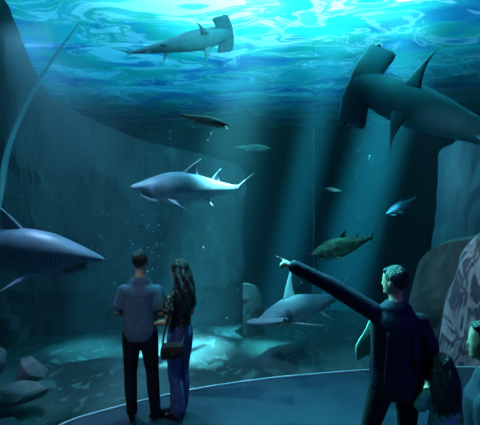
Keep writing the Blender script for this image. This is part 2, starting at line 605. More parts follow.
# ------------------------------------------------------------------ rocks
def cliff(path, zbot, thick, mname, name, seed, amp=0.35, nz=26, k=8, facet=0.5, batt=0.12):
    """rock face: path of (x, y, top z); front, rounded top and back, broken into slanting facets"""
    bm = bmesh.new()
    pts = smooth_path(path, k)
    rs = []
    for i, (x, y, zt) in enumerate(pts):
        a, b = pts[max(i - 1, 0)], pts[min(i + 1, len(pts) - 1)]
        t = V((b[0] - a[0], b[1] - a[1], 0)).normalized()
        n = V((t.y, -t.x, 0))        # towards the visitors
        end = min(i / 3.0, (len(pts) - 1 - i) / 3.0, 1.0)
        th = thick * (0.25 + 0.75 * end)
        col = []
        for q in range(nz + 1):
            w = q / nz
            z = zbot + (zt - zbot) * w
            batter = batt * (1 - w)
            p = V((x, y, z)) + n * batter
            c = noise.cell_vector(V((p.x * 0.55 + p.z * 0.28, p.z * 0.35, seed))) - V((.5, .5, .5))
            h = amp * (fbm((p.x + seed, p.y, p.z * 0.5), 0.6) * 0.9 + facet * c.x * 0.5) + 0.04 * fbm((p.x, p.z, seed), 3)
            h *= 0.35 + 0.65 * min(1, (1 - w) * 4)
            col.append(p + n * h)
        top = V((x, y, zt))
        col.append(top - n * th * 0.15 + V((0, 0, 0.02)))
        col.append(top - n * th * 0.5 - V((0, 0, 0.05)))
        col.append(top - n * th * 0.9 - V((0, 0, 0.4)))
        col.append(V((x, y, zbot)) - n * th)
        rs.append(col)
    rings(bm, rs)
    return obj(name, bm, M[mname], smooth=False)


# the long cliff that comes down from the upper left to the middle of the tank
lc = []
for px, py, d in [(-130, -110, 8.4), (-60, -50, 9.0), (0, -4, 9.6), (14, 22, 9.8), (30, 60, 10.0), (44, 88, 10.1), (64, 104, 10.3), (100, 124, 10.6), (150, 143, 10.9), (200, 154, 11.2), (236, 164, 11.4), (245, 172, 11.6)]:
    p = P(px, py, d)
    lc.append((p.x, p.y, min(p.z, SURF + 0.6)))
o = cliff(lc, -1.25, 2.2, 'rock_dark', 'cliff', 3.1, 0.4, 26, 8, 1.1)
tag(o, 'long dark cliff sloping down from upper left to the middle of the tank', 'rock')
sp = []
for px, py, d in [(243, 284, 10.4), (250, 285, 10.4), (258, 289, 10.45), (264, 304, 10.5)]:
    p = P(px, py, d)
    sp.append((p.x, p.y, p.z))
tag(cliff(sp, -1.2, 0.5, 'rock_dark', 'rock_spur', 9.7, 0.08, 12, 4), 'narrow low stone spur at the right foot of the long cliff', 'rock')
rp = []
for px, py, d in [(437, 156, 10.6), (442, 149, 10.3), (456, 142, 10.0), (470, 130, 9.9), (484, 120, 9.8), (520, 100, 9.6), (580, 90, 9.2)]:
    p = P(px, py, d)
    rp.append((p.x + (0.0), p.y, p.z))
tag(cliff(rp, -1.2, 1.8, 'rock_blue', 'rock_pillar', 5.3, 0.22, 18, 5), 'tall blue grey rock pillar with a flat slanting top at right', 'rock')
mr = []
for px, py, d in [(414, 296, 8.3), (418, 268, 8.2), (428, 252, 8.0), (446, 243, 7.8), (462, 240, 7.7), (490, 236, 7.6), (530, 240, 7.3)]:
    p = P(px, py, d)
    mr.append((p.x, p.y, p.z))
tag(cliff(mr, -1.2, 1.1, 'rock_mid', 'rock_outcrop', 7.9, 0.3, 14, 4, 0.9, 0.3), 'dark ridged rock outcrop in front of the tall pillar', 'rock')
vr = []
for px, py, d in [(441, 345, 6.95), (444, 308, 6.9), (453, 285, 6.85), (462, 262, 6.8), (474, 240, 6.75), (500, 222, 6.6), (545, 215, 6.5)]:
    p = P(px, py, d)
    vr.append((p.x, p.y, p.z))
tag(cliff(vr, -1.2, 0.6, 'vein', 'veined_rock', 2.2, 0.12, 20, 6, 0.5, 0.25), 'pale grey rock with white veins rising at the right edge', 'rock')


def boulder(name, label, c, size, seed, m='boulder', rot=0.0):
    rnd = random.Random(seed)
    bm = bmesh.new()
    for _ in range(17):
        d = V((rnd.gauss(0, 1), rnd.gauss(0, 1), rnd.gauss(0, 1))).normalized() * rnd.uniform(0.85, 1)
        bm.verts.new((d.x * size[0], d.y * size[1], d.z * size[2]))
    g = bmesh.ops.convex_hull(bm, input=bm.verts)
    bmesh.ops.delete(bm, geom=[e for e in g['geom_interior'] if isinstance(e, bmesh.types.BMVert)], context='VERTS')
    bmesh.ops.bevel(bm, geom=list(bm.edges), offset=0.035 * max(size), segments=2, affect='EDGES')
    o = obj(name, bm, M[m], smooth=False)
    o.location = c
    o.rotation_euler = (0, 0, rot)
    return tag(o, label, 'rock')


boulder('boulder', 'flat topped dark boulder, upper of those at lower left', P(29, 370, 7.3), (0.36, 0.36, 0.26), 4)
boulder('boulder', 'broad low boulder under the flat topped one at lower left', P(15, 397, 6.55), (0.50, 0.40, 0.24), 11, rot=0.5)
boulder('boulder', 'rounded boulder cut by the left edge, just above the broad low boulder', P(-16, 362, 7.2), (0.38, 0.36, 0.42), 8)
boulder('boulder', 'dark boulder filling the bottom left corner', P(-2, 440, 5.7), (0.48, 0.36, 0.28), 15)


# ------------------------------------------------------------------ sharks
def fin(bm, le0, te0, tip, thick, sweep=0.25, notch=0.25, mi=0, nspan=7):
    """blade from a root chord (le0 to te0) to a tip; lens-shaped in section"""
    le0, te0, tip = V(le0), V(te0), V(tip)
    chord = te0 - le0
    nrm = chord.cross(tip - le0).normalized()
    mid0 = (le0 + te0) / 2
    out = []
    for i in range(nspan + 1):
        t = i / nspan
        le = le0.lerp(tip, t) - chord * (sweep * math.sin(math.pi * t) * 0.45)
        te = te0.lerp(tip, t) - chord * (notch * math.sin(math.pi * t))
        if i == nspan:
            te = le + chord * 0.04
        th = thick * (1 - 0.8 * t)
        r = []
        for u, h in ((0, 0), (0.15, .7), (0.4, 1), (0.75, .5), (1, 0.05), (0.75, -.5), (0.4, -1), (0.15, -.7)):
            r.append(le.lerp(te, u) + nrm * (h * th))
        out.append(r)
    rings(bm, out, mi)


SAND = [(0, .004, -.002, .003), (.012, .012, -.008, .014), (.04, .024, -.014, .028), (.08, .036, -.018, .042), (.12, .047, -.024, .052), (.155, .056, -.045, .06), (.2, .066, -.068, .067),
        (.28, .077, -.078, .072), (.38, .082, -.080, .070), (.48, .074, -.070, .060), (.58, .058, -.055, .046), (.68, .042, -.038, .033), (.77, .029, -.024, .021), (.83, .023, -.016, .013), (.87, .024, -.010, .008)]
HAMM = [(.02, .012, -.014, .03), (.05, .022, -.022, .05), (.09, .034, -.032, .056), (.14, .047, -.043, .064), (.2, .058, -.053, .072), (.28, .070, -.060, .076),
        (.38, .074, -.060, .070), (.48, .066, -.052, .056), (.58, .052, -.042, .043), (.68, .038, -.030, .031), (.77, .027, -.020, .020), (.83, .021, -.014, .012), (.87, .022, -.009, .008)]
FISH = [(0, .004, -.004, .004), (.02, .02, -.015, .015), (.08, .045, -.035, .03), (.18, .072, -.062, .045), (.32, .088, -.078, .05), (.46, .08, -.072, .044), (.6, .06, -.054, .033), (.72, .038, -.034, .02), (.82, .024, -.02, .01), (.86, .022, -.02, .006)]


def shark(name, label, cat, kind, L, pos, fwd, up, mats, bend=0.0, vbend=0.0, fat=1.0, fins=None, bend0=0.25, roll_tail=0):
    """pos is the snout; fwd and up give the heading; bend swings the tail sideways, vbend up or down (fractions of the length)"""
    bm = bmesh.new()
    fins = fins or {}
    fat *= {'sand': 1.55, 'hammer': 1.4, 'fish': 1.2}[kind]
    tab = {'sand': SAND, 'hammer': HAMM, 'fish': FISH}[kind]
    n = 20
    fbase = fat
    ff = lambda s: fbase * ((.70 + .30 * min(1, s / .26)) if kind == 'sand' else 1)
    rs = []
    for s, tp, bt, w in smooth_path(tab, 3):
        r = []
        fat = ff(s)
        c, hh = (tp + bt) / 2 * fat, (tp - bt) / 2 * fat
        for q in range(n):
            a = 2 * math.pi * q / n
            r.append(V((-s, max(w, .001) * fat * math.cos(a), c + hh * math.sin(a))))
        rs.append(r)
    rings(bm, rs, 0)
    fat = fbase
    fh = ff(.1)
    if kind == 'sand':
        # lower jaw, dark mouth and small teeth
        jaw = [(s, z * ff(s), w * ff(s), h * ff(s)) for s, z, w, h in smooth_path([(.072, -.046, .012, .004), (.09, -.049, .024, .007), (.12, -.055, .036, .010), (.16, -.060, .048, .016), (.21, -.062, .055, .022)], 3)]
        rings(bm, [[V((-s, w * math.cos(2 * math.pi * q / 12), z + h * math.sin(2 * math.pi * q / 12))) for q in range(12)] for s, z, w, h in jaw], 0)
        mo = [(s, z * ff(s), w * ff(s), h * ff(s)) for s, z, w, h in smooth_path([(.088, -.028, .020, .010), (.10, -.034, .030, .014), (.14, -.042, .043, .014), (.17, -.045, .048, .014)], 3)]
        rings(bm, [[V((-s, w * math.cos(2 * math.pi * q / 12), z + h * math.sin(2 * math.pi * q / 12))) for q in range(12)] for s, z, w, h in mo], 1)
        for sd in (-1, 1):
            for i in range(7):
                s = .082 + i * .011
                y = sd * fh * (0.020 + (s - .075) * 0.33)
                z = fh * (-.041 - (s - .08) * .12)
                r = [V((-s + .0015 * math.cos(a), y + .0015 * math.sin(a), z)) for a in (0, 2.1, 4.2)]
                tp_ = [V((-s, y, z + .009)) + (q - V((-s, y, z))) * .1 for q in r]
                rings(bm, [r, tp_], 3)
        D1, D2 = (-.37, -.52, -.525, .16), (-.60, -.70, -.695, .11)
        PEC = (-.235, -.35, -.41, .21)
        ta = .17
    elif kind == 'hammer':
        D1, D2 = (-.24, -.385, -.42, .20), (-.64, -.685, -.72, .045)
        PEC = (-.20, -.28, -.33, .20)
        ta = .20
        hm = []
        hw = fins.get('hammer', .155)
        for u, x0, ch, th in [(-1, -.026, .066, .007), (-.97, -.024, .080, .012), (-.86, -.016, .088, .015), (-.5, -.002, .086, .017), (-.2, .004, .094, .020), (0, .002, .104, .022),
                              (.2, .004, .094, .020), (.5, -.002, .086, .017), (.86, -.016, .088, .015), (.97, -.024, .080, .012), (1, -.026, .066, .007)]:
            ch *= fins.get('chord', 1.0)
            r = []
            for q in range(12):
                a = 2 * math.pi * q / 12
                r.append(V((x0 - ch / 2 + ch / 2 * math.cos(a), u * hw, th * math.sin(a))))
            hm.append(r)
        rings(bm, hm, 0)
        rings(bm, [[V((-s, w * math.cos(2 * math.pi * q / 10), -.022 * fat + .004 * math.sin(2 * math.pi * q / 10) - (s - .09) * .12)) for q in range(10)] for s, w in ((.085, .012), (.10, .026), (.115, .028), (.13, .012))], 1)
    else:
        D1, D2 = (-.30, -.42, -.46, .13), (-.58, -.68, -.70, .07)
        PEC = (-.22, -.29, -.36, .10)
        ta = .15
    hz = lambda s, up_=True: next(((t if up_ else b) * fat for q, t, b, w in tab if q >= s), 0.02 * fat)
    d1 = D1[3] * fins.get('d1', 1)
    fin(bm, (D1[0], 0, hz(-D1[0]) - .02), (D1[1], 0, hz(-D1[1]) - .016), (D1[2], 0, hz(-D1[1]) + d1 * .78), .013, .12, .16)
    d2 = D2[3] * fins.get('d2', 1)
    fin(bm, (D2[0], 0, hz(-D2[0]) - .014), (D2[1], 0, hz(-D2[1]) - .012), (D2[2], 0, hz(-D2[1]) + d2 * .85), .009, .12, .16)
    pz = fins.get('pz', -.45)
    pl, pr = fins.get('pl', 1.0), fins.get('pr', 1.0)
    for sd, kf in ((1, pl), (-1, pr)):
        span = PEC[3] * kf
        fin(bm, (PEC[0], sd * .045 * fat, -.034 * fat), (PEC[1], sd * .04 * fat, -.04 * fat), (fins.get('ptip', PEC[2]), sd * (.05 + span * .85), -.04 + pz * span), .009, .1, .25)
        fin(bm, (-.55, sd * .025 * fat, -.038 * fat), (-.61, sd * .022 * fat, -.036 * fat), (-.645, sd * (.03 + .055 * kf), -.055 - .05 * fat), .006, .1, .2)
    fin(bm, (-.69, 0, -.026 * fat), (-.735, 0, -.02 * fat), (-.765, 0, -.075), .005, .1, .3)
    ta *= fins.get('tail', 1)
    if kind == 'fish':
        fin(bm, (-.84, 0, .012), (-.875, 0, -.004), (-.985, 0, ta * .75), .006, .05, .5)
        fin(bm, (-.84, 0, -.012), (-.875, 0, .004), (-.985, 0, -ta * .65), .006, .05, .5)
    else:
        fin(bm, (-.83, 0, .008), (-.885, 0, -.012), (-1.02, 0, ta * .82), .008, .05, .35)
        fin(bm, (-.835, 0, -.004), (-.885, 0, .0), (-.93, 0, -ta * .45), .006, .05, .4)
    # gill slits
    if kind != 'fish':
        for sd in (-1, 1):
            for g in range(5):
                s = .175 + g * .016 if kind == 'sand' else .135 + g * .014
                row = []
                for q in range(6):
                    a = math.radians(-32 + q * 13)
                    idx = [t for t in tab if t[0] >= s][0]
                    w = idx[3] * ff(s) * 1.004
                    hh = (idx[1] - idx[2]) / 2 * ff(s) * 1.004
                    cc = (idx[1] + idx[2]) / 2 * ff(s)
                    c = V((-s + .004 * math.cos(a * 2), sd * w * math.cos(a), cc + hh * math.sin(a)))
                    e = .0016 * math.sin(math.pi * (q + .5) / 6) + .0004
                    row.append([c + V((e, 0, 0)), c + V((0, sd * .0012, 0)), c + V((-e, 0, 0)), c - V((0, sd * .002, 0))])
                rings(bm, row, 2)
    # bend the spine, then size
    def warp(p):
        t = max(0, -p.x - bend0)
        p = p.copy()
        p.y += bend * t * t / (1 - bend0) ** 2
        p.z += vbend * t * t / (1 - bend0) ** 2
        if fins.get('head_lift') and p.x > -.22:
            p.z += fins['head_lift'] * (.22 + p.x) ** 2 / .05
        if fins.get('head_turn') and p.x > -.22:
            p.y += fins['head_turn'] * (.22 + p.x) ** 2 / .05
        return p * L
    for v in bm.verts:
        v.co = warp(v.co)
    o = obj(name, bm, [mats, M['mouth'], M['gill'], M['tooth']])
    f = V(fwd).normalized()
    u = V(up)
    u = (u - f * u.dot(f)).normalized()
    l = u.cross(f)
    R = Matrix((f, l, u)).transposed()
    o.matrix_world = Matrix.Translation(pos) @ R.to_4x4()
    for sd in (-1, 1):
        bm = bmesh.new()
        if kind == 'hammer':
            e, r = V((-.058, sd * fins.get('hammer', .155) * .99, 0)), .010
        elif kind == 'sand':
            e, r = V((-.085, sd * .0410 * ff(.085), .012 * ff(.085))), .006
        else:
            e, r = V((-.07, sd * .026 * fat, .012 * fat)), .008
        ball(bm, warp(e), r * L, seg=12)
        obj('eye', bm, M['eye_dark'], o)
    return tag(o, label, cat)


grey_blue = make_shark_mat('shark_blue_grey', (0.20, 0.29, 0.37), (0.26, 0.34, 0.43), (0.42, 0.48, 0.56), 2.6, 0.25)
grey_near = make_shark_mat('shark_slate', (0.14, 0.20, 0.29), (0.16, 0.21, 0.32), (0.28, 0.33, 0.47), 3.2, 0.25)
grey_ham = make_shark_mat('hammerhead_grey', (0.34, 0.36, 0.42), (0.42, 0.44, 0.5), (0.7, 0.74, 0.76), 3.0, 0.15, -0.01)
teal_ham = make_shark_mat('hammerhead_teal', (0.06, 0.24, 0.3), (0.07, 0.28, 0.34), (0.10, 0.36, 0.42), 4.3, 0.15)
pale_ham = make_shark_mat('hammerhead_pale', (0.18, 0.28, 0.32), (0.2, 0.32, 0.36), (0.28, 0.42, 0.45), 2.8, 0.15)
mottle = make_shark_mat('shark_mottled', (0.3, 0.32, 0.18), (0.5, 0.5, 0.3), (0.6, 0.58, 0.4), 1.9, 0.65)
small_grey = make_shark_mat('shark_small', (0.09, 0.12, 0.16), (0.13, 0.17, 0.22), (0.26, 0.3, 0.36), 1.3, 0.1)
rusty = make_shark_mat('fish_rusty', (0.16, 0.09, 0.08), (0.2, 0.12, 0.10), (0.3, 0.26, 0.24), 1.3, 0.3)
olive = make_shark_mat('fish_olive', (0.12, 0.13, 0.09), (0.25, 0.26, 0.18), (0.5, 0.52, 0.42), 1.1, 0.4)

shark('shark', 'pale blue shark with open jaws swimming left across the cliff', 'shark', 'sand', 2.62, P(130, 187, 8.2), (-1, -0.22, 0.02), (0.03, -0.22, 1), grey_blue, bend=-0.30, vbend=-0.05,
      fins=dict(pz=-.35, pl=1.0, pr=.9, d1=1.15, d2=1.3))
shark('shark', 'large shark coming in from the left edge, snout pointing right', 'shark', 'sand', 3.3, P(105, 260, 6.2), (1, -0.10, -0.085), (0.08, -0.12, 1), grey_near, bend=0.12, fat=.84,
      fins=dict(pz=-.55, d1=1.0, pr=.95))
shark('hammerhead_shark', 'hammerhead seen from below at upper right, tail beyond the edge', 'shark', 'hammer', 4.0, P(349, 80, 7.0), (-.92, 0.02, .38), (0.03, 1, 0.12), teal_ham, bend=0.02,
      fins=dict(hammer=.168, pz=-.12, pl=1.1, pr=1.1, chord=1.4, ptip=-.27), fat=.86)
shark('hammerhead_shark', 'pale hammerhead swimming right just under the bright surface', 'shark', 'hammer', 2.85, P(233, 32, 10.0), (.93, .12, .27), (-.28, .72, .62), pale_ham, bend=-0.05, vbend=-.02,
      fins=dict(hammer=.15, pz=-.4, chord=1.6, d1=.9), fat=.8)
shark('hammerhead_shark', 'grey hammerhead with tall dorsal fin gliding low over the tank bed', 'shark', 'hammer', 3.2, P(260, 323, 8.3), (-.70, -.71, -.02), (0.05, .36, 1), grey_ham, bend=0.06,
      fins=dict(hammer=.15, d1=1.45, pz=-.25))
shark('shark', 'mottled brown and green shark swimming left above the hammerhead', 'shark', 'sand', 1.85, P(311, 254, 10.0), (-1, -.15, -.20), (0, -.15, 1), mottle, vbend=.03, fat=1.05, bend=-.06, fins=dict(tail=1.6, d1=1.1))
shark('shark', 'small slender shark near the right pillar, nose down to the left', 'shark', 'sand', 1.3, P(386, 214, 12.6), (-1, -.2, -.42), (0, -.1, 1), small_grey, bend=-.06, vbend=.05, fins=dict(d1=.9))
shark('shark', 'slim rusty shark below the pale hammerhead, nose to the right', 'shark', 'sand', 1.10, P(230, 126, 7.6), (1, -.1, -.24), (0, .35, 1), rusty, fat=.66, fins=dict(d1=.25, d2=.4, pz=-.3, pl=.3, pr=.4, tail=.5))
shark('fish', 'small olive fish heading right beside a light beam', 'fish', 'fish', 1.08, P(271, 149, 11.0), (1, -.1, -.06), (0, 0, 1), olive, fat=.95, fins=dict(d1=.5, d2=.6))
shark('fish', 'small dark fish with pale snout in the middle of the tank', 'fish', 'fish', 0.62, P(325, 189, 13.0), (-1, -.3, .1), (0, 0, 1), rusty, fat=1.1, fins=dict(d1=.4, d2=.4))

# bubbles
rnd = random.Random(5)
bm = bmesh.new()
for (px, py, sx, sy, d, n) in [(352, 215, 10, 40, 11, 60), (362, 160, 8, 25, 11, 20), (150, 240, 22, 25, 8.5, 50), (195, 125, 25, 14, 9, 30), (240, 300, 30, 30, 8.5, 20), (60, 190, 40, 50, 8.5, 25)]:
    for _ in range(n):
        p = P(rnd.gauss(px, sx), rnd.gauss(py, sy), d + rnd.uniform(-.7, .7))
        bmesh.ops.create_icosphere(bm, subdivisions=1, radius=rnd.uniform(.004, .013), matrix=Matrix.Translation(p))
bo = tag(obj('bubbles', bm, M['bubble']), 'tiny pale bubbles drifting up through the tank water', 'bubbles')
bo['kind'] = 'stuff'


# ------------------------------------------------------------------ people
def hand(bm, wrist, d, palm, side, curls=(.5, .5, .55, .6), s=1.0, thumb=0.6):
    """palm of five fingers. d: direction of the hand, palm: where the palm faces, side: +1 thumb lies on d x palm"""
    d, palm = V(d).normalized(), V(palm)
    palm = (palm - d * palm.dot(d)).normalized()
    ac = d.cross(palm) * side
    w = V(wrist)
    tube(bm, [w - d * .02 * s, w + d * .03 * s, w + d * .085 * s], [(.026 * s, .019 * s), (.036 * s, .016 * s), (.040 * s, .013 * s)], side=ac, n=12)
    for i, (off, ln) in enumerate(((.030, .078), (.010, .088), (-.011, .081), (-.031, .063))):
        base = w + d * .078 * s + ac * off * s
        q, ang, pts = base - d * .02 * s, 0.0, [base - d * .03 * s, base]
        cur = base
        for seg, fr in enumerate((.45, .3, .25)):
            ang += curls[i] * (0.7 if seg == 0 else 1.0)
            dd = d * math.cos(ang) + palm * math.sin(ang)
            cur = cur + dd * ln * fr * s
            pts.append(cur)
        tube(bm, pts, [.010 * s, .0098 * s, .009 * s, .0085 * s, .0072 * s], side=ac, n=8, k=2)
    b = w + d * .018 * s + ac * .026 * s
    t1 = b + (d * .6 + ac * .8 * (1 - thumb * .4) + palm * .3).normalized() * .042 * s
    t2 = t1 + (d * .9 + ac * .15 + palm * thumb * .6).normalized() * .032 * s
    tube(bm, [b - ac * .012 * s, t1, t2, t2 + (d + palm * thumb).normalized() * .022 * s], [.014 * s, .0115 * s, .010 * s, .008 * s], side=palm, n=8, k=2)


def rot_z(p, a, c=(0, 0, 0)):
    x, y = p[0] - c[0], p[1] - c[1]
    return V((c[0] + x * math.cos(a) - y * math.sin(a), c[1] + x * math.sin(a) + y * math.cos(a), p[2]))


def head(bm, base, yaw, pitch=0.0, s=1.0, ears=True):
    """head whose chin line sits above base (top of the neck), facing +y turned by yaw"""
    tmp = bmesh.new()
    hs = [(.00, .030, .040, .030), (.02, .050, .062, .018), (.045, .062, .078, .012), (.08, .070, .090, .006), (.12, .075, .097, .0), (.155, .074, .097, -.004), (.185, .064, .084, -.006), (.21, .042, .058, -.008), (.222, .015, .02, -.008)]
    rs = []
    for z, a, b, cy in smooth_path(hs, 2):
        rs.append([V((a * math.cos(w), cy + b * math.sin(w), z)) for w in [2 * math.pi * q / 20 for q in range(20)]])
    rings(tmp, rs)
    ball(tmp, (0, .098, .078), (.012, .017, .014), seg=10)                 # nose tip
    tube(tmp, [(0, .088, .115), (0, .094, .095), (0, .102, .080)], [.008, .009, .010], n=8)
    tube(tmp, [(-.032, .080, .124), (0, .092, .122), (.032, .080, .124)], [.009, .010, .009], n=8)   # brow
    tube(tmp, [(-.022, .082, .045), (0, .092, .047), (.022, .082, .045)], [.005, .007, .005], n=8)   # lips
    tube(tmp, [(-.018, .080, .036), (0, .088, .036), (.018, .080, .036)], [.005, .007, .005], n=8)
    ball(tmp, (0, .078, .012), (.022, .018, .016), seg=10)                # chin
    if ears:
        for sd in (-1, 1):
            ball(tmp, (sd * .076, -.004, .095), (.009, .019, .031), seg=10)
            ball(tmp, (sd * .079, -.010, .104), (.008, .015, .018), seg=10)
    mw = Matrix.Translation(base) @ Matrix.Rotation(yaw, 4, 'Z') @ Matrix.Rotation(pitch, 4, 'X') @ Matrix.Scale(s, 4)
    tmp.transform(mw)
    me = bpy.data.meshes.new('t')
    tmp.to_mesh(me)
    tmp.free()
    bm.from_mesh(me)
    bpy.data.meshes.remove(me)
    return mw


def hair_short(parent, mw, m, grow=1.0):
    bm = bmesh.new()
    ball(bm, (0, -.014, .135), (.083 * grow, .099 * grow, .098 * grow), seg=24)
    ball(bm, (0, -.048, .105), (.068 * grow, .058 * grow, .062 * grow), seg=20)
    tube(bm, [(-.04, .058, .182), (0, .068, .186), (.04, .058, .182)], [.020, .022, .020], n=10)
    for sd in (-1, 1):
        ball(bm, (sd * .068, -.012, .128), (.016, .030, .035), seg=12)
    for v in bm.verts:
        v.co += v.co.normalized() * (0.004 * noise.noise(v.co * 60))
    bm.transform(mw)
    return remesh(obj('hair', bm, m, parent), .008, 1)


def hair_long(parent, mw, m, down, lean=0.0, wide=.10):
    """cap of hair and a wavy mane that falls `down` metres behind the shoulders"""
    bm = bmesh.new()
    ball(bm, (0, -.012, .132), (.092, .108, .106), seg=24)
    ball(bm, (0, -.055, .07), (.088, .066, .10), seg=20)
    rr = random.Random(3)
    for i in range(15):
        a = math.pi * (i / 14)
        x0, y0 = .080 * math.cos(a), -.02 - .075 * math.sin(a)
        pts, rads = [(x0 * .8, y0 * .8, .15)], [.024]
        for q in range(1, 8):
            t = q / 7
            sp = 1 + (wide / .1 - .35) * math.sin(t * 2.4) * .75
            ph = i * 1.7
            pts.append((x0 * sp + .012 * math.sin(q * 1.6 + ph) + lean * t, y0 * (1 + .55 * math.sin(t * 2.6)) - .010 * math.cos(q * 1.9 + ph) - .03 * t,
                        .12 - (down + rr.uniform(-.05, .02)) * t))
            rads.append(.027 * (1 - .55 * t * t))
        tube(bm, pts, rads, n=8, k=3)
    bm.transform(mw)
    return remesh(obj('hair', bm, m, parent), .009, 1)


def eyes(parent, mw):
    for sd in (-1, 1):
        bm = bmesh.new()
        ball(bm, (sd * .030, .074, .107), (.012, .012, .010), seg=10)
        ball(bm, (sd * .030, .083, .107), (.0055, .005, .0055), 1, seg=8)
        bm.transform(mw)
        obj('eye', bm, [M['eye_white'], M['eye_dark']], parent)


def legs_mesh(bm, lg, grow=0.0, flare=0.0, top=.96, n=16):
    for sd in (0, 1):
        hip, knee, ank = lg[sd]
        calf = V(knee).lerp(V(ank), .35) + V((0, -.015, 0))
        tube(bm, [(hip[0], hip[1], top - .02), V(hip).lerp(V(knee), .35), knee, calf, V(ank).lerp(V(calf), .25), V(ank) + V((0, 0, -.02 if flare else 0))],
             [.086 + grow, .080 + grow, .055 + grow, .053 + grow + flare * .4, .040 + grow * 1.2 + flare, .038 + grow * 1.4 + flare], n=n)


def foot_mesh(bm, ank, yaw, grow=0.0, heel=0.0):
    a = V(ank)
    f = V((-math.sin(yaw), math.cos(yaw), 0))
    s = V((math.cos(yaw), math.sin(yaw), 0))
    z = .034 + grow * .5
    base = V((a.x, a.y, 0))
    tube(bm, [base - f * .045 + V((0, 0, z + heel + .012)), base + f * .02 + V((0, 0, z + .012 + heel * .8)), base + f * .10 + V((0, 0, z)), base + f * .165 + V((0, 0, z - .008))],
         [(.032 + grow, .034), (.034 + grow, .036), (.042 + grow, .028), (.032 + grow, .018 + grow)], side=s, n=14)
    tube(bm, [a + V((0, 0, .03)), base - f * .01 + V((0, 0, z + .02 + heel))], [.038 + grow, .036 + grow], n=12)
    if heel:
        tube(bm, [base - f * .055 + V((0, 0, heel + .02)), base - f * .055 + V((0, 0, .008))], [.018, .008], n=8)


TORSO = [(.86, .150, .100, 0), (.94, .165, .112, -.005), (1.02, .155, .105, 0), (1.12, .140, .098, .0), (1.24, .155, .108, .005), (1.34, .168, .112, .005), (1.39, .158, .100, 0), (1.435, .120, .080, -.002), (1.47, .082, .066, -.004), (1.505, .062, .058, -.004)]


def torso_mesh(bm, grow=0.0, z0=.86, z1=1.505, wmul=1.0, lean=None, n=22, hem=0.0, bust=0.0, boxy=0.0):
    pts, rd = [], []
    for z, a, b, cy in smooth_path(TORSO, 3):
        if z < z0 - 1e-6 or z > z1 + 1e-6:
            continue
        fl = hem * max(0, (1.15 - z) / .3)
        if boxy and z < 1.3:
            a = max(a, boxy)
        lx = 0 if lean is None else lean(z)
        pts.append((lx, cy, z))
        rd.append((a * wmul + grow + fl, b + grow + fl * .7))
    tube(bm, pts, rd, side=(1, 0, 0), n=n, k=1)
    if bust:
        for sd in (-1, 1):
            ball(bm, (sd * .075, .085 + grow, 1.30), (.065 + grow, .055, .06), seg=12)


def arm_mesh(bm, a, grow=0.0, upto=3.0, r=(.048, .046, .040, .034, .026), cuff=0.0):
    """a = shoulder, elbow, wrist; upto 1 = elbow"""
    sh, el, wr = map(V, a)
    pts = [sh, sh.lerp(el, .45), el, el.lerp(wr, .35), wr]
    rr = [q + grow for q in r]
    if upto < 3:
        cut = sh.lerp(el, upto)
        tube(bm, [sh, sh.lerp(cut, .5), cut], [rr[0], rr[1] + cuff * .5, rr[1] + cuff], n=14)
    else:
        rr[-1] += cuff
        tube(bm, pts, rr, n=14)


def person(label, loc, rotz, scale, pose, clothes, hairkind, head_yaw=0.0, head_pitch=0.0, female=False, lean=None, lean_top=0.0, group=None, hair_kw=None, wmul=1.0, headscale=1.0):
    t = thing('person', label, 'person', loc, rotz, scale, group)
    arms, lg = pose['arms'], pose['legs']
    wm = wmul * (.90 if female else 1.0)
    bm = bmesh.new()
    torso_mesh(bm, 0, wmul=wm, lean=lean, bust=1 if female else 0)
    neck_top = V((lean_top + math.sin(-head_yaw) * .006, .024, 1.588))
    tube(bm, [(lean_top, -.004, 1.47), (lean_top, .004, 1.53), (lean_top, .012, 1.60)], [.060 * (1 - .15 * female), .052 * (1 - .15 * female), .052 * (1 - .15 * female)], n=14)
    mw = head(bm, neck_top - V((0, .012, .02)), head_yaw, head_pitch, headscale)
    for a, h in zip(arms, pose['hands']):
        arm_mesh(bm, a, 0, r=(.050, .043, .036, .033, .024) if female else (.048, .046, .040, .036, .027))
        hand(bm, a[2], **h)
    legs_mesh(bm, lg, 0)
    for i in (0, 1):
        foot_mesh(bm, lg[i][2], pose['feet'][i], -.004, heel=clothes.get('heel', 0))
    remesh(obj('body', bm, M['skin'], t), pose.get('vox', .009), 3)
    # trousers
    bm = bmesh.new()
    torso_mesh(bm, .014, .86, 1.03, wmul=wm, lean=lean)
    legs_mesh(bm, lg, .015 if not female else .012, clothes.get('flare', 0.0), top=.95)
    remesh(obj('trousers' if not clothes.get('jeans') else 'jeans', bm, clothes['trousers'], t), .010, 2)
    # shirt
    bm = bmesh.new()
    g = clothes.get('shirt_grow', .016)
    torso_mesh(bm, g, clothes.get('shirt_low', .93), 1.448, wmul=wm, lean=lean, hem=clothes.get('hem', .0), bust=1 if female else 0, boxy=clothes.get('boxy', 0))
    for a in arms:
        arm_mesh(bm, a, g + clothes.get('sleeve_grow', .006), clothes.get('sleeve', .75), cuff=clothes.get('cuff', .014))
    if 'folds' in clothes:
        clothes['folds'](bm)
    o = remesh(obj(clothes.get('shirt_name', 'shirt'), bm, clothes['shirt'], t), .010, 2)
    # shoes
    for i in (0, 1):
        bm = bmesh.new()
        foot_mesh(bm, lg[i][2], pose['feet'][i], .006, heel=clothes.get('heel', 0))
        # sole
        remesh(obj('shoe', bm, M['shoe'], t), .008, 1)
    if hairkind == 'short':
        hair_short(t, mw, M['hair'])
    else:
        hair_long(t, mw, M['hair'], **(hair_kw or {}))
    eyes(t, mw)
    return t, mw


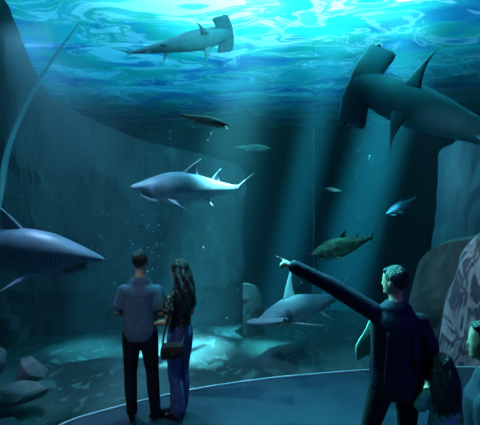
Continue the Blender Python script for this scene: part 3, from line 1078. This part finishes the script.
# the man in the blue t-shirt
man_pose = dict(
    arms=[[(-.178, 0, 1.365), (-.235, -.005, 1.14), (-.10, .20, 1.085)], [(.178, 0, 1.365), (.235, -.02, 1.14), (.09, .21, 1.09)]],
    hands=[dict(d=(1, .25, -.05), palm=(0, -1, .1), side=1, curls=(.35, .35, .4, .45)), dict(d=(-1, .3, 0), palm=(0, -1, 0), side=-1, curls=(.35, .35, .4, .45))],
    legs=[[(-.088, 0, .92), (-.105, .015, .50), (-.085, -.01, .09)], [(.088, 0, .92), (.125, .02, .50), (.165, .0, .09)]],
    feet=[.25, -.75])
person('man in a slate blue t-shirt and black trousers, back to us, watching the tank', (-1.065, 4.48, 0), 0.0, 1.0, man_pose,
       dict(trousers=M['black'], shirt=M['tee'], shirt_low=.90, sleeve=.70, cuff=.012, hem=.006, boxy=.165, shirt_grow=.014, sleeve_grow=.004), 'short', head_yaw=-.12, wmul=1.0)

# the woman with long hair
wom_pose = dict(
    arms=[[(-.172, 0, 1.37), (-.235, -.02, 1.14), (-.20, .20, 1.085)], [(.172, 0, 1.37), (.22, .02, 1.14), (.10, .24, 1.10)]],
    hands=[dict(d=(.05, 1, -.02), palm=(1, 0, -.3), side=1, curls=(.3, .3, .35, .4)), dict(d=(-.5, 1, 0), palm=(-1, -.2, 0), side=-1, curls=(.3, .3, .35, .4))],
    legs=[[(-.080, 0, .92), (-.085, .02, .52), (-.060, -.02, .14)], [(.080, 0, .92), (.082, .03, .52), (.075, .05, .14)]],
    feet=[0.1, -.1])
wl = (-.64, 4.50, 0)
person('woman with long dark wavy hair, speckled black blouse and flared jeans beside the man', wl, 1.0, .945, wom_pose,
       dict(trousers=M['jeans'], jeans=True, flare=.026, heel=.05, shirt=M['blouse'], shirt_low=1.0, sleeve=.45, cuff=.012, shirt_name='blouse', shirt_grow=.010), 'long',
       female=True, hair_kw=dict(down=.46, wide=.11), head_yaw=.05)
# her handbag, hung at the hip on a shoulder strap
t = thing('handbag', 'dark brown leather handbag hanging at the hip of the woman in jeans', 'handbag', (-.68, 4.24, .80), .15)
bm = bmesh.new()
rs = []
for z, a, b in [(-.07, .105, .028), (-.062, .118, .040), (0, .125, .045), (.06, .112, .036), (.085, .10, .022), (.09, .098, .014)]:
    rs.append([V((math.copysign(abs(math.cos(w)) ** .5, math.cos(w)) * a, math.copysign(abs(math.sin(w)) ** .6, math.sin(w)) * b, z)) for w in [2 * math.pi * (q + .5) / 24 for q in range(24)]])
rings(bm, rs)
obj('bag_body', bm, M['bag'], t)
bm = bmesh.new()
rings(bm, [[V((x * a, y - .006, z)) for x, z2 in ((1, 0), (-1, 0)) for _ in (0,)] + [V((-a, y, z)), V((a, y, z))] for a, y, z in [(.096, -.020, .092), (.108, -.044, .06), (.110, -.052, .02), (.09, -.053, -.005), (.05, -.052, -.014)]])
obj('flap', bm, M['bag'], t, smooth=False)
bm = bmesh.new()
ball(bm, (0, -.055, 0), (.012, .006, .012), seg=10)
obj('clasp', bm, M['brass'], t)
bm = bmesh.new()
tube(bm, [(-.10, 0, .07), (-.08, .01, .20), (-.03, .05, .40), (.0, .10, .56), (.06, .22, .60), (.09, .30, .54), (.12, .30, .38), (.12, .16, .20), (.10, .01, .07)], [(.010, .003)] * 9, side=(1, 0, 0), n=6, k=5)
obj('strap', bm, M['bag'], t)


# the man who points
def big_folds(bm):
    """creases and the open front flap of the jacket"""
    for x in (-.10, .0, .09):
        tube(bm, [(x, -.125, 1.30), (x * 1.15, -.135, 1.1), (x * 1.3, -.132, .92)], [(.012, .008), (.018, .010), (.012, .008)], n=8)


pt_pose = dict(
    arms=[[(-.165, .02, 1.43), (-.490, .10, 1.625), (-.765, .16, 1.76)], [(.180, 0, 1.355), (.265, -.01, 1.16), (.265, .03, .94)]],
    hands=[dict(d=(-.90, .12, .42), palm=(.1, .2, -1), side=-1, curls=(.0, 1.25, 1.3, 1.35), thumb=.9, s=1.12), dict(d=(.12, .15, -1), palm=(-1, 0, 0), side=1, curls=(.5, .5, .55, .6))],
    legs=[[(-.09, 0, .92), (-.20, .03, .50), (-.28, 0, .09)], [(.09, 0, .92), (.10, .03, .50), (.12, .0, .09)]],
    feet=[.2, -.2])
pp = (1.225, 3.3, 0)
pt, mw = person('man in a dark jacket pointing left with an outstretched arm, seen from behind', pp, 0, 1.01, pt_pose,
                dict(trousers=M['black'], shirt=M['jacket'], shirt_name='jacket', shirt_low=.88, sleeve=3.0, cuff=.004, hem=.02, boxy=.172, shirt_grow=.022, sleeve_grow=.004, folds=big_folds), 'short', head_yaw=.75, wmul=1.0)
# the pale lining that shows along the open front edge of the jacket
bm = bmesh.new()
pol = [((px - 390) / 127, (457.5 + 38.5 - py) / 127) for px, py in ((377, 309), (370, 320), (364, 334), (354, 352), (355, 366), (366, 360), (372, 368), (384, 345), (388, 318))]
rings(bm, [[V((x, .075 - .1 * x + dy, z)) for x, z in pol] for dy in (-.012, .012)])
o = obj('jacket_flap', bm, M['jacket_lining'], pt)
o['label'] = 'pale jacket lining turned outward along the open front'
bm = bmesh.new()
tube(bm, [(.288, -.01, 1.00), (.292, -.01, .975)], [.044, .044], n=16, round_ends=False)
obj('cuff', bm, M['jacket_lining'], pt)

# the child who holds his hand
ch_pose = dict(
    arms=[[(-.180, 0, 1.37), (-.27, .03, 1.20), (-.20, .12, 1.38)], [(.180, 0, 1.37), (.235, .0, 1.13), (.21, .08, .92)]],
    hands=[dict(d=(.0, .2, 1), palm=(-1, 0, 0), side=1, curls=(.7, .7, .8, .8)), dict(d=(0, .2, -1), palm=(-1, 0, 0), side=1)],
    legs=[[(-.085, 0, .92), (-.09, .02, .50), (-.09, 0, .09)], [(.085, 0, .92), (.09, .02, .50), (.09, 0, .09)]],
    feet=[.15, -.15], vox=.012)
person('small child with long dark hair holding the pointing man by the hand', (1.52, 3.14, 0), 0, .64, ch_pose,
       dict(trousers=M['black'], shirt=M['pale_top'], shirt_low=.92, sleeve=.75, shirt_grow=.02, hem=.02), 'long', hair_kw=dict(down=.42, wide=.10), headscale=1.22)

# the visitor at the right edge
rv_pose = dict(
    arms=[[(-.175, 0, 1.37), (-.235, -.01, 1.12), (-.20, .14, .92)], [(.175, 0, 1.37), (.235, .0, 1.12), (.20, .14, .92)]],
    hands=[dict(d=(.1, .4, -1), palm=(1, 0, 0), side=-1), dict(d=(-.1, .4, -1), palm=(-1, 0, 0), side=1)],
    legs=[[(-.085, 0, .92), (-.09, .02, .50), (-.09, 0, .09)], [(.085, 0, .92), (.09, .02, .50), (.09, 0, .09)]],
    feet=[.15, -.15])
person('person at the right edge in profile, cut off by the frame, wearing a dark top', (1.315, 2.2, 0), 1.0, .95, rv_pose,
       dict(trousers=M['black'], shirt=M['jacket'], shirt_low=.92, sleeve=3.0, shirt_grow=.022, hem=.02), 'short', head_yaw=.1)
